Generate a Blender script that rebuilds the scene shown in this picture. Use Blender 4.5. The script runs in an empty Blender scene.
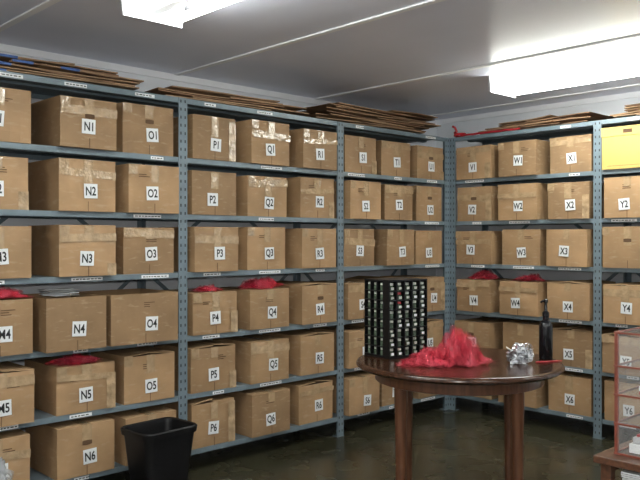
import bpy, math, random
from mathutils import Vector, Matrix, noise
random.seed(7)
sc = bpy.context.scene
sc.view_settings.view_transform = 'Standard'
sc.view_settings.look = 'None'
R = math.radians

# ---------------------------------------------------------------- materials
def new_mat(name):
    m = bpy.data.materials.new(name); m.use_nodes = True
    nt = m.node_tree
    return m, nt, nt.nodes['Principled BSDF']

def mat_plain(name, col, rough=0.5, metal=0.0, noise_amt=0.0, scale=8, bump=0.0, spec=0.5, rand=0.0, bscale=None, wear=0.0):
    m, nt, b = new_mat(name)
    b.inputs['Roughness'].default_value = rough
    b.inputs['Metallic'].default_value = metal
    b.inputs['Specular IOR Level'].default_value = spec
    b.inputs['Base Color'].default_value = (*col, 1)
    if noise_amt or bump or rand:
        tc = nt.nodes.new('ShaderNodeTexCoord')
        vec = tc.outputs['Object']
        if rand:
            oi = nt.nodes.new('ShaderNodeObjectInfo')
            sh = nt.nodes.new('ShaderNodeVectorMath'); sh.operation = 'MULTIPLY_ADD'
            cb = nt.nodes.new('ShaderNodeCombineXYZ'); nt.links.new(oi.outputs['Random'], cb.inputs[0]); nt.links.new(oi.outputs['Random'], cb.inputs[2])
            sh.inputs[1].default_value = (37, 0, 91)
            nt.links.new(cb.outputs[0], sh.inputs[0]); nt.links.new(tc.outputs['Object'], sh.inputs[2])
            vec = sh.outputs[0]
        n = nt.nodes.new('ShaderNodeTexNoise'); n.inputs['Scale'].default_value = scale
        n.inputs['Detail'].default_value = 5
        nt.links.new(vec, n.inputs['Vector'])
        mr = nt.nodes.new('ShaderNodeMapRange')
        mr.inputs['From Min'].default_value = .3; mr.inputs['From Max'].default_value = .7
        mr.inputs['To Min'].default_value = 1 - noise_amt; mr.inputs['To Max'].default_value = 1 + noise_amt
        nt.links.new(n.outputs['Fac'], mr.inputs['Value'])
        val = mr.outputs['Result']
        if rand:
            m2 = nt.nodes.new('ShaderNodeMapRange')
            m2.inputs['To Min'].default_value = 1 - rand; m2.inputs['To Max'].default_value = 1 + rand
            nt.links.new(oi.outputs['Random'], m2.inputs['Value'])
            mu = nt.nodes.new('ShaderNodeMath'); mu.operation = 'MULTIPLY'
            nt.links.new(val, mu.inputs[0]); nt.links.new(m2.outputs['Result'], mu.inputs[1])
            val = mu.outputs[0]
        vm = nt.nodes.new('ShaderNodeVectorMath'); vm.operation = 'SCALE'
        vm.inputs[0].default_value = col
        nt.links.new(val, vm.inputs['Scale'])
        colout = vm.outputs['Vector']
        if wear:
            n3 = nt.nodes.new('ShaderNodeTexNoise'); n3.inputs['Scale'].default_value = 14; n3.inputs['Detail'].default_value = 8
            mp = nt.nodes.new('ShaderNodeMapping'); mp.inputs['Scale'].default_value = (1, 1, 3.5)
            nt.links.new(vec, mp.inputs['Vector']); nt.links.new(mp.outputs[0], n3.inputs['Vector'])
            mr3 = nt.nodes.new('ShaderNodeMapRange'); mr3.inputs['From Min'].default_value = .56; mr3.inputs['From Max'].default_value = .72
            mr3.inputs['To Max'].default_value = wear
            nt.links.new(n3.outputs['Fac'], mr3.inputs['Value'])
            mx = nt.nodes.new('ShaderNodeMix'); mx.data_type = 'RGBA'
            nt.links.new(mr3.outputs['Result'], mx.inputs['Factor']); nt.links.new(colout, mx.inputs['A'])
            mx.inputs['B'].default_value = (.52, .40, .27, 1)
            colout = mx.outputs['Result']
        nt.links.new(colout, b.inputs['Base Color'])
        if bump:
            n2 = nt.nodes.new('ShaderNodeTexNoise'); n2.inputs['Scale'].default_value = bscale or scale * 4
            nt.links.new(vec, n2.inputs['Vector'])
            bp = nt.nodes.new('ShaderNodeBump'); bp.inputs['Strength'].default_value = bump
            bp.inputs['Distance'].default_value = .01
            nt.links.new(n2.outputs['Fac'], bp.inputs['Height'])
            nt.links.new(bp.outputs['Normal'], b.inputs['Normal'])
    return m

M_card = mat_plain('cardboard', (.345, .215, .112), .65, noise_amt=.18, scale=5, bump=.3, bscale=9, rand=.22, spec=.4, wear=.4)
M_card2 = mat_plain('cardboard_flap', (.41, .265, .145), .7, noise_amt=.12, scale=7, rand=.12, spec=.3)
M_seam = mat_plain('cardboard_seam_dark', (.11, .06, .03), .9)
M_tape = mat_plain('packing_tape', (.43, .30, .175), .14, noise_amt=.25, scale=20, bump=.8, bscale=30, spec=1.0)
M_flat = mat_plain('flattened_cardboard', (.24, .135, .075), .85, noise_amt=.35, scale=9)
M_flat2 = mat_plain('flattened_cardboard_pale', (.38, .24, .14), .85, noise_amt=.3, scale=9)
M_blue = mat_plain('blue_print', (.06, .13, .36), .6, noise_amt=.2, scale=20)
M_paper = mat_plain('label_paper', (.82, .84, .86), .5, noise_amt=.03, scale=20)
M_ink = mat_plain('label_ink', (.008, .008, .01), .5)
M_steel = mat_plain('shelf_steel', (.165, .215, .25), .4, metal=.1, noise_amt=.14, scale=10)
M_hole = mat_plain('post_hole', (.03, .036, .04), .8)
M_wall = mat_plain('wall_paint', (.84, .87, .92), .6, noise_amt=.05, scale=3, bump=.05)
M_ceil = mat_plain('ceiling_paint', (.76, .79, .93), .30, noise_amt=.04, scale=1.5, bump=.02, bscale=3)
M_trim = mat_plain('batten_paint', (.92, .93, .97), .5, noise_amt=.03, scale=5)
M_white = mat_plain('fixture_enamel', (.62, .63, .67), .35, noise_amt=.02, scale=5)
M_yellow = mat_plain('yellow_card', (.58, .41, .12), .55, noise_amt=.08, scale=5)
M_black = mat_plain('black_plastic', (.006, .006, .007), .4, noise_amt=.2, scale=20, spec=.3)
M_blackg = mat_plain('black_gloss', (.006, .006, .008), .15, noise_amt=.1, scale=20)
M_silver = mat_plain('silver_wire', (.75, .75, .78), .2, metal=1, noise_amt=.05, scale=10)
M_foil = mat_plain('silver_foil', (.60, .61, .64), .28, metal=1, noise_amt=.1, scale=30)
M_cap = mat_plain('vial_caps', (.50, .53, .47), .35, noise_amt=.5, scale=60)
M_vial = mat_plain('vial_glass', (.07, .10, .07), .15, noise_amt=.3, scale=60)
M_redsolid = mat_plain('red_plastic', (.45, .02, .03), .35, noise_amt=.1, scale=20)
M_frame = mat_plain('case_frame_red_wood', (.22, .06, .04), .3, noise_amt=.2, scale=20)

def mat_wood(name, c1, c2, rough, sc_=6, stretch=(1, 8, 8)):
    m, nt, b = new_mat(name)
    tc = nt.nodes.new('ShaderNodeTexCoord'); mp = nt.nodes.new('ShaderNodeMapping')
    mp.inputs['Scale'].default_value = stretch
    n = nt.nodes.new('ShaderNodeTexNoise'); n.inputs['Scale'].default_value = sc_; n.inputs['Detail'].default_value = 8
    cr = nt.nodes.new('ShaderNodeValToRGB')
    cr.color_ramp.elements[0].position = .35; cr.color_ramp.elements[0].color = (*c1, 1)
    cr.color_ramp.elements[1].position = .7; cr.color_ramp.elements[1].color = (*c2, 1)
    nt.links.new(tc.outputs['Object'], mp.inputs['Vector']); nt.links.new(mp.outputs['Vector'], n.inputs['Vector'])
    nt.links.new(n.outputs['Fac'], cr.inputs['Fac']); nt.links.new(cr.outputs['Color'], b.inputs['Base Color'])
    b.inputs['Roughness'].default_value = rough
    return m
M_wtop = mat_wood('wood_table_top', (.028, .011, .006), (.065, .026, .013), .2)
M_wleg = mat_wood('wood_table_leg', (.075, .028, .013), (.14, .058, .027), .3, 6, (8, 8, 1))
M_wstand = mat_wood('wood_stand', (.07, .028, .015), (.14, .06, .03), .3)

def mat_floor():
    m, nt, b = new_mat('floor_concrete')
    tc = nt.nodes.new('ShaderNodeTexCoord')
    n = nt.nodes.new('ShaderNodeTexNoise'); n.inputs['Scale'].default_value = 1.4; n.inputs['Detail'].default_value = 8
    cr = nt.nodes.new('ShaderNodeValToRGB')
    cr.color_ramp.elements[0].position = .3; cr.color_ramp.elements[0].color = (.022, .021, .011, 1)
    cr.color_ramp.elements[1].position = .7; cr.color_ramp.elements[1].color = (.060, .056, .033, 1)
    nt.links.new(tc.outputs['Object'], n.inputs['Vector'])
    nt.links.new(n.outputs['Fac'], cr.inputs['Fac']); nt.links.new(cr.outputs['Color'], b.inputs['Base Color'])
    n2 = nt.nodes.new('ShaderNodeTexNoise'); n2.inputs['Scale'].default_value = 5
    mr = nt.nodes.new('ShaderNodeMapRange'); mr.inputs['To Min'].default_value = .14; mr.inputs['To Max'].default_value = .38
    nt.links.new(tc.outputs['Object'], n2.inputs['Vector']); nt.links.new(n2.outputs['Fac'], mr.inputs['Value'])
    nt.links.new(mr.outputs['Result'], b.inputs['Roughness'])
    bp = nt.nodes.new('ShaderNodeBump'); bp.inputs['Strength'].default_value = .08
    nt.links.new(n2.outputs['Fac'], bp.inputs['Height']); nt.links.new(bp.outputs['Normal'], b.inputs['Normal'])
    return m
M_floor = mat_floor()

def mat_emit(name, col, s):
    m = bpy.data.materials.new(name); m.use_nodes = True; nt = m.node_tree
    nt.nodes.clear(); o = nt.nodes.new('ShaderNodeOutputMaterial'); e = nt.nodes.new('ShaderNodeEmission')
    e.inputs['Color'].default_value = (*col, 1); e.inputs['Strength'].default_value = s
    nt.links.new(e.outputs[0], o.inputs[0]); return m
M_tube = mat_emit('fluorescent_tube', (.98, 1, .91), 38)

def mat_sheer(name, col, alpha, rough=.6, pattern=0, spread=.25, col2=None, bump=0):
    m, nt, b = new_mat(name)
    b.inputs['Base Color'].default_value = (*col, 1); b.inputs['Roughness'].default_value = rough
    out = nt.nodes['Material Output']
    t = nt.nodes.new('ShaderNodeBsdfTransparent'); mx = nt.nodes.new('ShaderNodeMixShader')
    nt.links.new(t.outputs[0], mx.inputs[1]); nt.links.new(b.outputs[0], mx.inputs[2])
    nt.links.new(mx.outputs[0], out.inputs['Surface'])
    mx.inputs['Fac'].default_value = alpha
    if pattern:
        tc = nt.nodes.new('ShaderNodeTexCoord'); n = nt.nodes.new('ShaderNodeTexNoise')
        n.inputs['Scale'].default_value = pattern
        nt.links.new(tc.outputs['Object'], n.inputs['Vector'])
        mr = nt.nodes.new('ShaderNodeMapRange'); mr.inputs['From Min'].default_value = .35; mr.inputs['From Max'].default_value = .65
        mr.inputs['To Min'].default_value = max(0, alpha - spread); mr.inputs['To Max'].default_value = min(1, alpha + spread)
        nt.links.new(n.outputs['Fac'], mr.inputs['Value']); nt.links.new(mr.outputs['Result'], mx.inputs['Fac'])
        if col2:
            n4 = nt.nodes.new('ShaderNodeTexNoise'); n4.inputs['Scale'].default_value = pattern * 2; n4.inputs['Detail'].default_value = 2
            nt.links.new(tc.outputs['Object'], n4.inputs['Vector'])
            cr = nt.nodes.new('ShaderNodeValToRGB')
            cr.color_ramp.elements[0].position = .45; cr.color_ramp.elements[0].color = (*col, 1)
            cr.color_ramp.elements[1].position = .75; cr.color_ramp.elements[1].color = (*col2, 1)
            nt.links.new(n4.outputs['Fac'], cr.inputs['Fac']); nt.links.new(cr.outputs['Color'], b.inputs['Base Color'])
            bp = nt.nodes.new('ShaderNodeBump'); bp.inputs['Strength'].default_value = bump; bp.inputs['Distance'].default_value = .01
            nt.links.new(n4.outputs['Fac'], bp.inputs['Height']); nt.links.new(bp.outputs['Normal'], b.inputs['Normal'])
    return m
M_tulle = mat_sheer('red_netting', (.72, .025, .06), .27, pattern=16, rough=.16, spread=.15, col2=(.85, .16, .22), bump=.5)
M_acryl = mat_sheer('clear_acrylic', (.8, .8, .8), .07, rough=.05)
M_plastic = mat_sheer('clear_plastic_film', (.5, .52, .54), .4, rough=.1, pattern=15)

# ---------------------------------------------------------------- mesh builder
class MB:
    def __init__(s): s.v = []; s.f = []; s.m = []; s.mats = []; s.T = Matrix.Identity(4)
    def mi(s, mat):
        if mat not in s.mats: s.mats.append(mat)
        return s.mats.index(mat)
    def add(s, vs, fs, mat, T=None):
        o = len(s.v); M = s.T @ T if T is not None else s.T
        s.v += [tuple(M @ Vector(p)) for p in vs]
        i = s.mi(mat)
        for f in fs: s.f.append([o + k for k in f]); s.m.append(i)
    def box(s, x0, x1, y0, y1, z0, z1, mat, T=None):
        vs = [(x0, y0, z0), (x1, y0, z0), (x1, y1, z0), (x0, y1, z0), (x0, y0, z1), (x1, y0, z1), (x1, y1, z1), (x0, y1, z1)]
        s.add(vs, [(0, 3, 2, 1), (4, 5, 6, 7), (0, 1, 5, 4), (1, 2, 6, 5), (2, 3, 7, 6), (3, 0, 4, 7)], mat, T)
    def lathe(s, prof, mat, T=None, n=24, cap=True):
        vs = []; fs = []
        for r, z in prof:
            for i in range(n):
                a = 2 * math.pi * i / n; vs.append((r * math.cos(a), r * math.sin(a), z))
        for j in range(len(prof) - 1):
            for i in range(n):
                k = (i + 1) % n; fs.append((j * n + i, j * n + k, (j + 1) * n + k, (j + 1) * n + i))
        if cap:
            fs.append(tuple(reversed(range(n)))); fs.append(tuple((len(prof) - 1) * n + i for i in range(n)))
        s.add(vs, fs, mat, T)
    def tube(s, pts, r, mat, n=8, closed=False, T=None):
        pts = [Vector(p) for p in pts]; N = len(pts); vs = []; fs = []
        for i, p in enumerate(pts):
            if closed: d = pts[(i + 1) % N] - pts[i - 1]
            else: d = pts[min(i + 1, N - 1)] - pts[max(i - 1, 0)]
            d.normalize()
            u = d.cross(Vector((0, 0, 1)))
            if u.length < .05: u = d.cross(Vector((1, 0, 0)))
            u.normalize(); w = d.cross(u)
            for k in range(n):
                a = 2 * math.pi * k / n; vs.append(p + r * (math.cos(a) * u + math.sin(a) * w))
        for i in range(N if closed else N - 1):
            j = (i + 1) % N
            for k in range(n):
                l = (k + 1) % n; fs.append((i * n + k, i * n + l, j * n + l, j * n + k))
        if not closed:
            fs.append(tuple(reversed(range(n)))); fs.append(tuple((N - 1) * n + k for k in range(n)))
        s.add(vs, fs, mat, T)
    def grid(s, fn, nu, nv, mat, T=None):
        vs = [fn(i / nu, j / nv) for j in range(nv + 1) for i in range(nu + 1)]
        fs = [(j * (nu + 1) + i, j * (nu + 1) + i + 1, (j + 1) * (nu + 1) + i + 1, (j + 1) * (nu + 1) + i) for j in range(nv) for i in range(nu)]
        s.add(vs, fs, mat, T)
    def obj(s, name, loc=(0, 0, 0), rz=0, smooth=False, bevel=0, parent=None, ang=40):
        me = bpy.data.meshes.new(name); me.from_pydata(s.v, [], s.f); me.update()
        for m in s.mats: me.materials.append(m)
        for p, i in zip(me.polygons, s.m): p.material_index = i; p.use_smooth = smooth
        o = bpy.data.objects.new(name, me); sc.collection.objects.link(o)
        o.location = loc; o.rotation_euler = (0, 0, rz)
        if bevel:
            b = o.modifiers.new('bevel', 'BEVEL'); b.width = bevel; b.segments = 2; b.limit_method = 'ANGLE'; b.angle_limit = R(50)
        if smooth:
            try:
                me.set_sharp_from_angle(angle=R(ang))
            except Exception: pass
        if parent: o.parent = parent
        return o
def Tr(x, y, z, rz=0, rx=0, ry=0):
    return Matrix.Translation((x, y, z)) @ Matrix.Rotation(rz, 4, 'Z') @ Matrix.Rotation(ry, 4, 'Y') @ Matrix.Rotation(rx, 4, 'X')

_tc = {}
def text_geo(t, size=1.0):
    if t in _tc: return _tc[t]
    cu = bpy.data.curves.new('t', 'FONT'); cu.body = t; cu.align_x = 'CENTER'; cu.align_y = 'CENTER'
    cu.size = size; cu.offset = .022; cu.resolution_u = 3
    o = bpy.data.objects.new('t', cu); sc.collection.objects.link(o)
    dg = bpy.context.evaluated_depsgraph_get(); dg.update()
    me = o.evaluated_get(dg).to_mesh()
    vs = [tuple(v.co) for v in me.vertices]; fs = [tuple(p.vertices) for p in me.polygons]
    o.evaluated_get(dg).to_mesh_clear()
    bpy.data.objects.remove(o); bpy.data.curves.remove(cu)
    xs = [v[0] for v in vs]; ys = [v[1] for v in vs]
    cx = (min(xs) + max(xs)) / 2; cy = (min(ys) + max(ys)) / 2
    vs = [(v[0] - cx, v[1] - cy, 0) for v in vs]
    _tc[t] = (vs, fs); return _tc[t]

# ---------------------------------------------------------------- room
CEIL = 2.385
X0, X1, Y0, Y1 = -2.6, 5.36, -6.2, .52
def slab(name, a, b, mat):
    mb = MB(); mb.box(a[0], b[0], a[1], b[1], a[2], b[2], mat); return mb.obj(name)
slab('floor', (X0 - .1, Y0 - .1, -.1), (X1 + .1, Y1 + .1, 0), M_floor)
slab('ceiling', (X0 - .1, Y0 - .1, CEIL), (X1 + .1, Y1 + .1, CEIL + .1), M_ceil)
slab('wall_back', (X0, Y1, 0), (X1, Y1 + .1, CEIL), M_wall)
slab('wall_front', (X0, Y0 - .1, 0), (X1, Y0, CEIL), M_wall)
slab('wall_left', (X0 - .1, Y0, 0), (X0, Y1, CEIL), M_wall)
slab('wall_right', (X1, Y0, 0), (X1 + .1, Y1, CEIL), M_wall)
i = 1
for x in (-2.21, -.99, .23, 1.45, 2.67, 3.89, 5.11):
    slab('trim_%d' % i, (x - .018, Y0, CEIL - .007), (x + .018, Y1, CEIL), M_trim); i += 1
slab('trim_%d' % i, (X0, Y1 - .015, CEIL - .04), (X1, Y1, CEIL), M_trim); i += 1
slab('trim_%d' % i, (X1 - .015, Y0, CEIL - .04), (X1, Y1 - .015, CEIL), M_trim); i += 1

# ---------------------------------------------------------------- ceiling fixtures
def fixture(x, y1, lit=6):
    mb = MB(); L = 1.24; y0 = -L
    mb.box(-.11, .11, y0, 0, -.03, 0, M_white)
    mb.add([(-.055, y0, -.03), (-.025, y0, -.07), (.025, y0, -.07), (.055, y0, -.03), (-.055, 0, -.03), (-.025, 0, -.07), (.025, 0, -.07), (.055, 0, -.03)],
           [(0, 1, 5, 4), (1, 2, 6, 5), (2, 3, 7, 6), (0, 3, 2, 1), (4, 5, 6, 7)], M_white)
    for yy in (y0, -.012):
        mb.add([(-.16, yy, 0), (.16, yy, 0), (.145, yy, -.105), (-.145, yy, -.105), (-.16, yy + .012, 0), (.16, yy + .012, 0), (.145, yy + .012, -.105), (-.145, yy + .012, -.105)],
               [(0, 3, 2, 1), (4, 5, 6, 7), (0, 1, 5, 4), (1, 2, 6, 5), (2, 3, 7, 6), (3, 0, 4, 7)], M_white)
    for s in (-1, 1):
        mb.tube([(s * .112, y0 + .012, -.075), (s * .112, -.012, -.075)], .019, M_tube, n=14)
    mb.obj('fluorescent_ceiling_light', (x, y1, CEIL - .0005))
    ld = bpy.data.lights.new('fluorescent_lamp', 'AREA'); ld.shape = 'RECTANGLE'; ld.size = .12; ld.size_y = 1.15
    ld.energy = lit; ld.color = (.98, 1, .91)
    lo = bpy.data.objects.new('fluorescent_lamp', ld); sc.collection.objects.link(lo)
    lo.location = (x, y1 - L / 2, CEIL - .078)
for x, y in ((-.69, -.73), (1.75, -.73), (4.30, -.84)):
    fixture(x, y)
    fixture(x, -3.4)

# ---------------------------------------------------------------- shelving
LV = [2.13, 1.795, 1.475, 1.147, .785, .455, .135]
DEP = .44
def shelving(posts, T, name, seed):
    rnd = random.Random(seed); mb = MB()
    for k in range(len(posts) - 1):
        p, q = posts[k], posts[k + 1]
        for z in LV:
            mb.box(p, q, 0, DEP, z - .003, z, M_steel)
            mb.box(p, q, 0, .003, z - .028, z - .003, M_steel)
            mb.box(p, q, DEP - .003, DEP, z - .028, z - .003, M_steel)
            mb.box(p, q, .003, .012, z - .030, z - .027, M_steel)
            mb.box(p, q, .2, .24, z - .014, z - .003, M_steel)
        for (za, zb) in ((LV[0] - .05, LV[3]), (LV[3], LV[6])):
            for (xa, xb) in ((p + .02, q - .02), (q - .02, p + .02)):
                d = math.atan2(zb - za, xb - xa); L = math.hypot(zb - za, xb - xa)
                mb.box(0, L, 0, .002, -.012, .012, M_steel, Tr(xa, DEP + (.001 if xa < xb else .004), za, 0, 0, -d))
    for x in posts:
        for fy, s in ((0, -1), (DEP, 1)):
            w = .029
            mb.box(x - w, x + w, fy + (-.003 if s < 0 else 0.006), fy + (0 if s < 0 else .009), 0, 2.13, M_steel)
            if s < 0: mb.box(x - .0025, x + .0025, fy, fy + .036, 0, 2.13, M_steel)
            else: mb.box(x - .0025, x + .0025, fy - .036, fy, 0, 2.13, M_steel)
            mb.box(x - w - .004, x + w + .004, min(fy + s * .006, fy - s * .045), max(fy + s * .006, fy - s * .045), 0, .004, M_steel)
        z = .04
        while z < 2.11:
            for dx in (-.014, .014):
                mb.box(x + dx - .0035, x + dx + .0035, -.0042, -.003, z - .008, z + .008, M_hole)
            z += .045
    for k in range(len(posts) - 1):
        p, q = posts[k], posts[k + 1]
        for z in LV:
            for c in range(3):
                if rnd.random() < .66:
                    cx = p + (q - p) * (c + .5) / 3 + rnd.uniform(-.04, .04); w = rnd.choice((.04, .06, .085))
                    mb.box(cx - w, cx + w, -.0012, -.0002, z - .025, z - .008, M_paper)
                    xx = cx - w + .008
                    while xx < cx + w - .015:
                        l = rnd.uniform(.008, .02)
                        mb.box(xx, xx + l, -.0018, -.0012, z - .019, z - .014, M_hole); xx += l + .006
    o = mb.obj(name); o.matrix_world = T
    return o
TL = Matrix.Identity(4)
TRt = Matrix.Translation((4.85, 0, 0)) @ Matrix.Rotation(R(-90), 4, 'Z')
PL = [-.055, 1.165, 2.385, 3.64, 4.82]
PR = [.032, 1.225, 2.44]
shelving(PL, TL, 'steel_shelving_unit', 1)
shelving(PR, TRt, 'steel_shelving_unit', 2)

# ---------------------------------------------------------------- boxes
def storage_box(T, lx, ly, z, label, w=.31, d=.39, h=.255, rz=0, rnd=random, mat=None, style=0, ldx=0, ldz=0, lift=0, name='cardboard_storage_box'):
    """origin bottom centre front"""
    mat = mat or M_card
    mb = MB(); hw = w / 2
    bul = rnd.uniform(.002, .010)
    def face(p0, p1, nx, ny):
        sk = rnd.uniform(-.15, .15)
        def fn(u, v):
            b = bul * math.sin(math.pi * u) * math.sin(math.pi * min(1, max(0, v + sk * math.sin(math.pi * v))))
            return (p0[0] + (p1[0] - p0[0]) * u + nx * b, p0[1] + (p1[1] - p0[1]) * u + ny * b, h * v)
        mb.grid(fn, 6, 5, mat)
    face((-hw, 0), (hw, 0), 0, -1); face((hw, 0), (hw, d), 1, 0); face((hw, d), (-hw, d), 0, 1); face((-hw, d), (-hw, 0), -1, 0)
    mb.add([(-hw, 0, 0), (hw, 0, 0), (hw, d, 0), (-hw, d, 0)], [(3, 2, 1, 0)], mat)
    f = -bul - .0012
    if style == 1:
        mb.add([(-hw, 0, h), (hw, 0, h), (hw, d, h), (-hw, d, h), (-hw + .012, .012, h - .035), (hw - .012, .012, h - .035), (hw - .012, d - .012, h - .035), (-hw + .012, d - .012, h - .035)],
               [(0, 1, 5, 4), (1, 2, 6, 5), (2, 3, 7, 6), (3, 0, 4, 7), (4, 5, 6, 7)], M_card2)
        mb.box(-hw + .015, -.02, .02, d - .02, 0, .004, M_card2, Tr(0, 0, h - .032, 0, 0, R(-3)))
        mb.box(.01, hw - .015, .02, d - .02, 0, .004, M_card2, Tr(0, 0, h - .030, 0, 0, R(2)))
    else:
        mb.add([(-hw, 0, h), (hw, 0, h), (hw, d, h), (-hw, d, h)], [(0, 1, 2, 3)], M_seam)
        la = lift * rnd.uniform(.4, 1) / hw; lb = lift * rnd.uniform(0, 1) / hw
        mb.box(0, hw - .002, 0, d, 0, .0042, M_card2, Tr(-hw, 0, h + .0003, 0, 0, -la))
        mb.box(-hw + .002, 0, 0, d, 0, .0042, M_card2, Tr(hw, 0, h + .0003, 0, 0, lb))
        if lift == 0:
            mb.box(-.026, .026, -.001, d, h + .0046, h + .0052, M_tape)
        tl = rnd.uniform(.05, .12)
        mb.box(-.026 + rnd.uniform(-.006, .006), .026, f, f + .0006, h - tl, h + .003, M_tape)
        if rnd.random() < .55:
            zz = rnd.uniform(.16, .22); a = rnd.uniform(-.05, .05); wd = rnd.uniform(.015, .025)
            mb.box(-hw, hw, f - .0008, f, -wd, wd, M_tape, Tr(0, 0, zz, 0, 0, a))
        if rnd.random() < .5:
            mb.box(-hw - .001, -hw + .05, f - .0004, f + .0002, h - .05, h + .003, M_tape)
        if rnd.random() < .3:
            mb.box(hw - .05, hw + .0005, f - .0004, f + .0002, 0, rnd.uniform(.04, h), M_tape)
    mb.box(-.0015, .0015, f, f + .0006, .0, .05, M_seam)
    if rnd.random() < .15:
        vs = []; n = 20
        for k in range(n):
            a = 2 * math.pi * k / n
            vs.append((max(-.026, min(.026, .042 * math.cos(a))) , f - .0014, h - .085 + .012 * math.sin(a)))
        mb.add(vs, [tuple(range(n))], M_seam)
    elif rnd.random() < .6:
        px = rnd.uniform(-.1, .04)
        for r_ in range(rnd.choice((2, 3))):
            mb.box(px, px + rnd.uniform(.03, .07), f + .0002, f + .0006, h - .05 - r_ * .011, h - .046 - r_ * .011, M_seam)
    if label:
        cx = ldx + rnd.uniform(-.02, .02); cz = .098 + ldz + rnd.uniform(-.014, .012)
        TT = Tr(cx, f - .0035, cz, 0, 0, rnd.uniform(-.07, .07)) @ Matrix.Rotation(R(90), 4, 'X')
        mb.add([(-.037, -.037, 0), (.037, -.037, 0), (.037, .037, 0), (-.037, .037, 0)], [(0, 1, 2, 3)], M_paper, TT)
        vs, fs = text_geo(label)
        mb.add([(v[0] * .046, v[1] * .062, .0012) for v in vs], fs, M_ink, TT)
    o = mb.obj(name)
    o.matrix_world = T @ Matrix.Translation((lx, ly, z + .0005)) @ Matrix.Rotation(rz, 4, 'Z')
    return o

rb = random.Random(11)
def fill(posts, letters, T, skip=()):
    k = 0
    for b in range(len(posts) - 1):
        p, q = posts[b], posts[b + 1]
        for c in range(3):
            L = letters[k]; k += 1
            if L is None: continue
            sh = {'M': -.018, 'N': .025}.get(L, 0)
            for r in range(6):
                if (L, r + 1) in skip: continue
                cx = p + .01 + (q - p - .02) * (c + .5) / 3 + rb.uniform(-.006, .006) + sh
                z = LV[r + 1]; w = rb.uniform(.300, .318); h = rb.uniform(.242, .262)
                y = rb.uniform(-.045, .02); rz = rb.uniform(-.02, .02); st = 0; lift = 0; ldx = 0
                if L == 'U': y = rb.uniform(-.01, .02)
                if r >= 3 and rb.random() < .55: lift = .018; h = min(h, .25)
                if r == 3 and L in 'MNO':
                    st = 1; h = .262; rz = 0
                    if L == 'M': y = -.03
                    if L == 'N': y = -.085; cx = 1.715
                    if L == 'O': y = -.085; w = .40; cx = 2.098; ldx = .05
                if (L, r + 1) in (('N', 5), ('Q', 4), ('P', 4), ('V', 4), ('W', 4)): h = .236; lift = 0
                storage_box(T, cx, y, z, L + str(r + 1), w=w, h=h, rz=rz, rnd=rb, style=st, lift=lift, ldx=ldx)
fill(PL, list('JKLMNOPQRSTU'), TL)
fill(PR, list('VWXYZ') + [None], TRt, skip={('Y', 1), ('Y', 3)})
mb = MB()
w, d, h = .35, .38, .275
mb.box(-w/2, w/2, 0, d, 0, h - .06, M_yellow); mb.box(-w/2 - .004, w/2 + .004, -.004, d + .004, h - .06, h, M_yellow)
mb.box(-.03, .03, -.0045, -.004, h - .045, h - .02, M_seam)
mb.box(-.14, .14, -.001, 0, .02, .022, M_seam)
o = mb.obj('yellow_file_box', bevel=.003); o.matrix_world = TRt @ Matrix.Translation((1.225 + .215, -.02, LV[1] + .0005))
o = storage_box(TRt, 1.44, -.02, LV[3], None, w=.34, h=.265, rnd=rb)

# ---------------------------------------------------------------- flattened cardboard piles
def pile(T, x0, x1, z, n, seed, blue=False, hmax=.06, cy0=.2, name='flattened_cardboard_stack'):
    rnd = random.Random(seed); mb = MB(); L = x1 - x0
    for i in range(n):
        t = i / max(1, n - 1)
        zz = z + .003 + hmax * t
        l = L * rnd.uniform(.55, .92) * (1 - .25 * t); dd = rnd.uniform(.30, .38)
        cx = rnd.uniform(x0 + l / 2, x1 - l / 2); cy = cy0 + rnd.uniform(-.02, .02); a = rnd.uniform(-.05, .05)
        amp = rnd.uniform(.0, .012); ph = rnd.uniform(0, 6); tilt = rnd.uniform(-.01, .02); th = .006
        m = rnd.choice((M_flat, M_flat2, M_flat2))
        for off in (0, th):
            def fn(u, v):
                e = amp * (1 + math.sin(ph + u * 5)) * .5 + max(0, tilt) * u + .006 * abs(v - .5)
                return ((u - .5) * l, (v - .5) * dd, e + off)
            mb.grid(fn, 12, 2, m, Tr(cx, cy, zz, a))
        for v in (0, 1):
            def fe(u, w_):
                e = amp * (1 + math.sin(ph + u * 5)) * .5 + max(0, tilt) * u + .003
                return ((u - .5) * l, (v - .5) * dd, e + th * w_)
            mb.grid(fe, 12, 1, m, Tr(cx, cy, zz, a))
        if blue and rnd.random() < .6:
            bx = -l / 2 + rnd.uniform(0, .1)
            mb.box(bx, bx + .10, -dd / 2 - .003, -dd / 2 + .01, .0 + amp, .004 + amp + .008, M_blue, Tr(cx, cy, zz, a))
    o = mb.obj(name); o.matrix_world = T
pile(TL, 1.15, 2.20, 2.13, 11, 3, blue=True, hmax=.072)
pile(TL, 0.0, 1.1, 2.13, 9, 5, hmax=.06)
pile(TL, 2.25, 3.42, 2.13, 8, 8, hmax=.055)
pile(TL, 3.45, 4.75, 2.13, 16, 21, hmax=.13)
pile(TRt, .2, 1.20, 2.13, 9, 31, hmax=.065, cy0=.265)
pile(TRt, 1.27, 2.35, 2.13, 9, 33, hmax=.075)
mb = MB(); pts = []
for k in range(40):
    a = k / 39 * 3 * math.pi
    pts.append((.05 + .04 * math.cos(a), -.04 + .04 * math.sin(a), .012 + .03 * k / 39))
pts += [(.0, -.03, .075), (-.02, -.02, .085)]
mb.tube(pts, .009, M_redsolid)
mb.tube([(.035 + .006 * math.sin(k * 1.7), -.06 - .04 * k, .011 + .004 * abs(math.sin(k * 1.1))) for k in range(14)], .008, M_redsolid)
mb.obj('red_hose', (4.845, -.03, 2.131), smooth=True)

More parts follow.
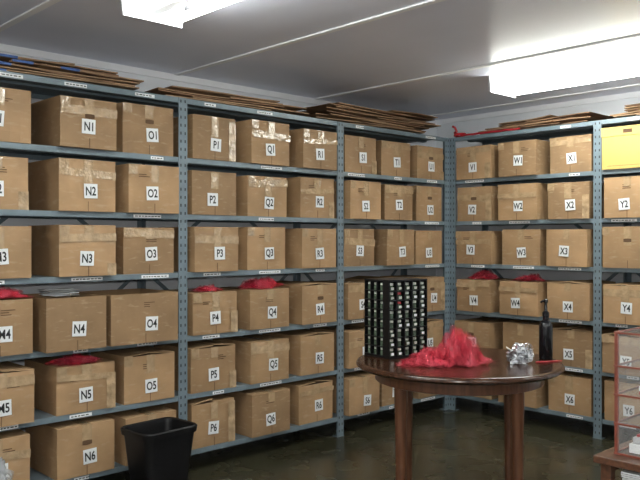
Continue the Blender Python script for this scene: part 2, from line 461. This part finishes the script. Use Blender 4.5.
# ---------------------------------------------------------------- crumpled netting
def netting(name, loc, rx, ry, hz, seed, layers=5, mat=M_tulle, rz=0):
    mb = MB(); rnd = random.Random(seed)
    for L in range(layers):
        off = Vector((rnd.uniform(0, 50), rnd.uniform(0, 50), rnd.uniform(0, 50)))
        cx = rnd.uniform(-.35, .35) * rx; cy = rnd.uniform(-.3, .3) * ry
        sx = rx * rnd.uniform(.45, .85); sy = ry * rnd.uniform(.45, .85); hh = hz * rnd.uniform(.6, 1)
        pk = (rnd.uniform(-.4, .4), rnd.uniform(-.4, .4)); ph = rnd.uniform(0, 6)
        def fn(u, v):
            a = 2 * math.pi * u; r = v
            rr = r * (1 + .3 * math.sin(3 * a + ph) * r + .16 * math.sin(7 * a + off.y) * r)
            X = rr * math.cos(a); Y = rr * math.sin(a)
            x = sx * X; y = sy * Y
            q = math.hypot(X - pk[0], Y - pk[1])
            p = Vector((X * 1.9, Y * 1.9, L * 3)) + off
            fold = 1 - min(1, 2.3 * abs(noise.noise(p)))
            fold2 = 1 - min(1, 2.5 * abs(noise.noise(p * 2.1)))
            z = hh * (math.exp(-q * q * 1.7) * (.48 + .40 * fold + .16 * fold2) + .26 * fold * (1 - .4 * r) + .10 * fold2 - .12)
            ex = .3 * rx * noise.noise(p * 1.1 + Vector((9, 9, 9))); ey = .3 * ry * noise.noise(p * 1.1 - Vector((9, 9, 9)))
            return (cx + x + ex, cy + y + ey, max(.0012 + .0008 * L, min(z, hz * 1.1)))
        mb.grid(fn, 90, 26, mat)
    return mb.obj(name, loc, rz, smooth=True, ang=80)

TZ = .75
netting('red_mesh_bag', (2.935, -1.515, TZ), .12, .105, .165, 4, 6, rz=R(-43))
netting('red_mesh_bag', (2.79, -1.40, TZ), .15, .09, .085, 14, 5, rz=R(-43))
netting('red_mesh_bag', (1.38, .08, LV[4] + .2635), .12, .10, .056, 5, 7)
netting('red_mesh_bag', (1.79, .05, LV[5] + .2430), .14, .08, .045, 6, 7)
netting('red_mesh_bag', (2.60, .08, LV[4] + .2430), .11, .09, .04, 16, 4)
netting('red_mesh_bag', (3.0, .08, LV[4] + .2430), .14, .10, .07, 7, 7)
netting('red_mesh_bag', (4.96, -.23, LV[4] + .2430), .10, .13, .07, 8, 7)
netting('red_mesh_bag', (4.96, -.62, LV[4] + .2430), .10, .13, .06, 9, 6)
mb = MB()
for k in range(9):
    mb.box(-.07, .07, -.05, .05, k * .004, k * .004 + .001, M_paper, Tr(random.uniform(-.05, .05), random.uniform(-.03, .03), 0, random.uniform(-.6, .6)))
mb.obj('paper_sheets', (1.73, .10, LV[4] + .2635))

# ---------------------------------------------------------------- round table
TX, TY = 3.01, -1.433
e = bpy.data.objects.new('round_wooden_table', None); sc.collection.objects.link(e); e.location = (TX, TY, 0)
mb = MB(); mb.lathe([(.46, TZ - .034), (.480, TZ - .030), (.492, TZ - .02), (.492, TZ - .012), (.486, TZ - .004), (.476, TZ - .0005), (.474, TZ - .0005)], M_wtop, n=72)
mb.obj('table_top', smooth=True, parent=e)
mb = MB(); mb.lathe([(.385, TZ - .095), (.40, TZ - .09), (.40, TZ - .034)], M_wleg, n=64)
mb.obj('apron', smooth=True, parent=e)
for k, a in enumerate((171.5, 261.5, 351.5, 81.5)):
    mb = MB()
    mb.lathe([(.020, 0), (.023, .004), (.024, .03), (.021, .045), (.023, .06), (.025, .30), (.027, .52), (.029, .58), (.030, .60), (.030, .715)], M_wleg, n=20)
    mb.obj('leg_%d' % (k + 1), (.365 * math.cos(R(a)), .365 * math.sin(R(a)), 0), smooth=True, parent=e)

# ---------------------------------------------------------------- black vial rack
mb = MB(); W, D, H = .25, .195, .385
rw = random.Random(3)
mb.box(-W/2, W/2, -D/2, D/2, 0, .012, M_black); mb.box(-W/2, W/2, -D/2, D/2, H - .008, H, M_black)
mb.box(-W/2 + .045, W/2, -D/2 + .045, D/2, .012, H - .008, M_black)
rows = 8; ch = (H - .02) / rows
for r in range(1, rows): mb.box(-W/2, W/2, -D/2, D/2, .012 + r * ch - .005, .012 + r * ch, M_black)
cols = 5; cw = W / cols
for c in range(cols + 1):
    x = -W/2 + c * cw; mb.box(max(-W/2, x - .004), min(W/2, x + .004), -D/2 + .001, -D/2 + .045, .012, H - .008, M_black)
for c in range(1, 5):
    y = -D/2 + c * D / 4; mb.box(-W/2 + .001, -W/2 + .045, y - .003, min(D/2, y + .003), .012, H - .008, M_black)
for r in range(rows):
    z = .0125 + r * ch
    for c in range(cols):
        T = Tr(-W/2 + (c + .5) * cw, -D/2 + .02, z)
        mb.lathe([(.014, 0), (.014, .022), (.010, .026)], M_vial, T, n=10)
        mb.lathe([(.013, .026), (.013, .037)], M_cap if rw.random() < .97 else M_redsolid, T, n=10)
        if rw.random() < .8: mb.box(-.009, .009, -.0152, -.0142, .005, .017, M_paper if rw.random() < .45 else M_cap, T)
    for c in range(1, 4):
        T = Tr(-W/2 + .02, -D/2 + (c + .5) * D / 4, z)
        mb.lathe([(.013, 0), (.013, .022), (.009, .026)], M_vial, T, n=10)
        mb.lathe([(.012, .026), (.012, .036)], M_cap, T, n=10)
mb.obj('black_vial_rack', (2.917, -1.118, TZ), R(-8.5))

# ---------------------------------------------------------------- crumpled silver mesh
mb = MB(); rs = random.Random(5)
for L in range(3):
    off = Vector((rs.uniform(0, 30), rs.uniform(0, 30), L * 9))
    def ff(u, v):
        a = 2 * math.pi * u; t = math.pi * (v * .9 + .05)
        d = Vector((math.sin(t) * math.cos(a), math.sin(t) * math.sin(a), math.cos(t)))
        k = .8 + .9 * noise.noise(d * 2.2 + off) + .5 * noise.noise(d * 5.5 + off)
        return (d.x * .048 * k + .015 * (L - 1), d.y * .036 * k, max(.001, .036 + d.z * .042 * k))
    mb.grid(ff, 18, 12, M_foil)
for k in range(20):
    a = rs.uniform(0, 6.28); c = Vector((.04 * math.cos(a), .026 * math.sin(a), rs.uniform(.03, .075))); ax = rs.uniform(0, 3)
    mb.tube([c + Vector((.024 * math.cos(t) * math.cos(ax), .024 * math.cos(t) * math.sin(ax), .02 * math.sin(t))) for t in [2 * math.pi * j / 16 for j in range(16)]], .0018, M_silver, n=5, closed=True)
mb.obj('crumpled_silver_foil', (3.135, -1.695, TZ), R(-43))
mb = MB()
mb.tube([(.0 + .014 * k, -.012 * k + .008 * math.sin(k * 1.9), .003 + .001 * math.sin(k)) for k in range(8)], .0028, M_redsolid, n=6)
mb.tube([(.0 + .014 * k, -.012 * k + .009 * math.sin(k * 1.3 + 2) - .01, .003) for k in range(8)], .0025, M_redsolid, n=6)
mb.obj('red_ribbon_string', (3.21, -1.735, TZ), R(20), smooth=True)

# ---------------------------------------------------------------- black pump bottle
mb = MB()
mb.lathe([(.030, 0), (.033, .004), (.033, .155), (.030, .17), (.020, .186), (.015, .19), (.015, .205), (.017, .207), (.017, .225), (.010, .232), (.0075, .235), (.007, .272), (.011, .274), (.011, .288), (.004, .292)], M_blackg, n=28)
mb.tube([(0, 0, .281), (-.012, .012, .281), (-.018, .018, .274)], .005, M_blackg)
mb.obj('black_pump_bottle', (3.36, -1.70, TZ), smooth=True)

# ---------------------------------------------------------------- wastebasket
mb = MB()
def rrect(hx, hy, r, z, n=6):
    out = []
    for (sx, sy, a0) in ((1, 1, 0), (-1, 1, 90), (-1, -1, 180), (1, -1, 270)):
        for k in range(n + 1):
            a = R(a0 + 90 * k / n); out.append((sx * (hx - r) + r * abs(math.cos(a)) * sx, sy * (hy - r) + r * abs(math.sin(a)) * sy, z))
    return out
rings = [rrect(.105, .08, .03, 0), rrect(.115, .09, .035, .006), rrect(.150, .120, .04, .345), rrect(.160, .130, .045, .347), rrect(.164, .134, .045, .375), rrect(.158, .128, .045, .382),
         rrect(.150, .120, .04, .377), rrect(.145, .115, .04, .35), rrect(.11, .085, .03, .012)]
n = len(rings[0]); vs = [p for r_ in rings for p in r_]
fs = [(j * n + i, j * n + (i + 1) % n, (j + 1) * n + (i + 1) % n, (j + 1) * n + i) for j in range(len(rings) - 1) for i in range(n)]
fs.append(tuple(reversed(range(n)))); fs.append(tuple((len(rings) - 1) * n + i for i in range(n)))
mb.add(vs, fs, M_black)
mb.obj('black_wastebasket', (2.08, -.25, .0005), R(4), smooth=True)

# ---------------------------------------------------------------- clear plastic bag
mb = MB()
def fb(u, v):
    a = 2 * math.pi * u; z = .40 * v
    r = .13 * (math.sin(math.pi * min(.92, .25 + v * .72)) ** .7)
    nn = noise.noise(Vector((math.cos(a) * 3, math.sin(a) * 3, z * 14))) * .035 + noise.noise(Vector((math.cos(a) * 8, math.sin(a) * 8, z * 30))) * .015
    return ((r + nn) * math.cos(a), (r + nn) * math.sin(a), max(.001, z + nn * .3))
mb.grid(fb, 60, 30, M_plastic)
mb.obj('clear_plastic_bag', (1.185, -.36, 0), smooth=True)

# ---------------------------------------------------------------- low stand with display case
SX, SY = 2.75, -2.25
mb = MB(); w, d, zt = .60, .62, .51
mb.box(0, w, -d, 0, zt - .028, zt, M_wstand)
mb.box(.02, w - .02, -d + .02, -.02, .33, .352, M_wstand)
for (x, y) in ((.02, -.06), (w - .06, -.06), (.02, -d + .02), (w - .06, -d + .02)):
    mb.box(x, x + .04, y, y + .04, 0, zt - .028, M_wstand)
mb.box(.03, w - .03, -.045, -.03, .44, zt - .028, M_wstand)
mb.obj('low_wooden_stand', (SX, SY, 0), bevel=.003)
mb = MB(); rp = random.Random(2)
for k in range(14):
    mb.box(.0, .24, -.32, 0, k * .0075, k * .0075 + .006, M_paper, Tr(rp.uniform(-.006, .006), rp.uniform(-.006, .006), 0, rp.uniform(-.03, .03)))
mb.obj('paper_stack', (SX + .045, SY - .09, .3525))
mb = MB(); w, d, h = .42, .34, .465; t = .005
for z in (0, .115, .225, .335, h - t): mb.box(t, w - t, -d + t, -t, z, z + t, M_acryl)
mb.box(0, t, -d, 0, 0, h, M_acryl); mb.box(w - t, w, -d, 0, 0, h, M_acryl); mb.box(t, w - t, -t, 0, 0, h, M_acryl); mb.box(t, w - t, -d, -d + t, 0, h, M_acryl)
q = .006
for x in (q, w - q):
    for y in (-d + q, -q): mb.box(x - q - .0005, x + q, y - q, y + q + .0005, 0, h, M_frame)
q = .0035
for z in (q, .1175, .2275, .3375, h):
    for y in (-d, 0): mb.box(0, w, y - q, y + q, z - q, z + q, M_frame)
    for x in (0, w): mb.box(x - q, x + q, -d, 0, z - q, z + q, M_frame)
mb.obj('glass_display_case', (SX + .075, SY - .05, zt + .0005))
mb = MB()
mb.box(0, .15, -.14, 0, 0, .035, M_paper); mb.box(.01, .13, -.12, -.01, .036, .06, M_white); mb.box(.02, .10, -.10, -.02, .061, .07, M_redsolid)
mb.obj('white_carton', (SX + .11, SY - .09, zt + .0065), bevel=.002)
mb = MB()
mb.box(0, .12, -.1, 0, 0, .012, M_redsolid); mb.box(0, .12, -.1, 0, .013, .03, M_paper)
mb.obj('small_book', (SX + .13, SY - .12, zt + .2310))

# ---------------------------------------------------------------- camera flash + camera
ld = bpy.data.lights.new('camera_flash', 'AREA'); ld.shape = 'RECTANGLE'; ld.size = .09; ld.size_y = .05; ld.energy = 23; ld.color = (1, .97, .91)
lo = bpy.data.objects.new('camera_flash', ld); sc.collection.objects.link(lo)
lo.location = (-.02, -3.66, 1.43); lo.rotation_euler = (R(90), 0, R(-43.5))
w = bpy.data.worlds.new('world'); sc.world = w; w.use_nodes = True
w.node_tree.nodes['Background'].inputs[0].default_value = (.5, .55, .6, 1); w.node_tree.nodes['Background'].inputs[1].default_value = .05

cd = bpy.data.cameras.new('camera'); cd.lens = 42.75; cd.sensor_width = 36; cd.clip_start = .05
co = bpy.data.objects.new('camera', cd); sc.collection.objects.link(co)
co.location = (0, -3.636, 1.33); co.rotation_euler = (R(90), 0, R(-43.5))
sc.camera = co
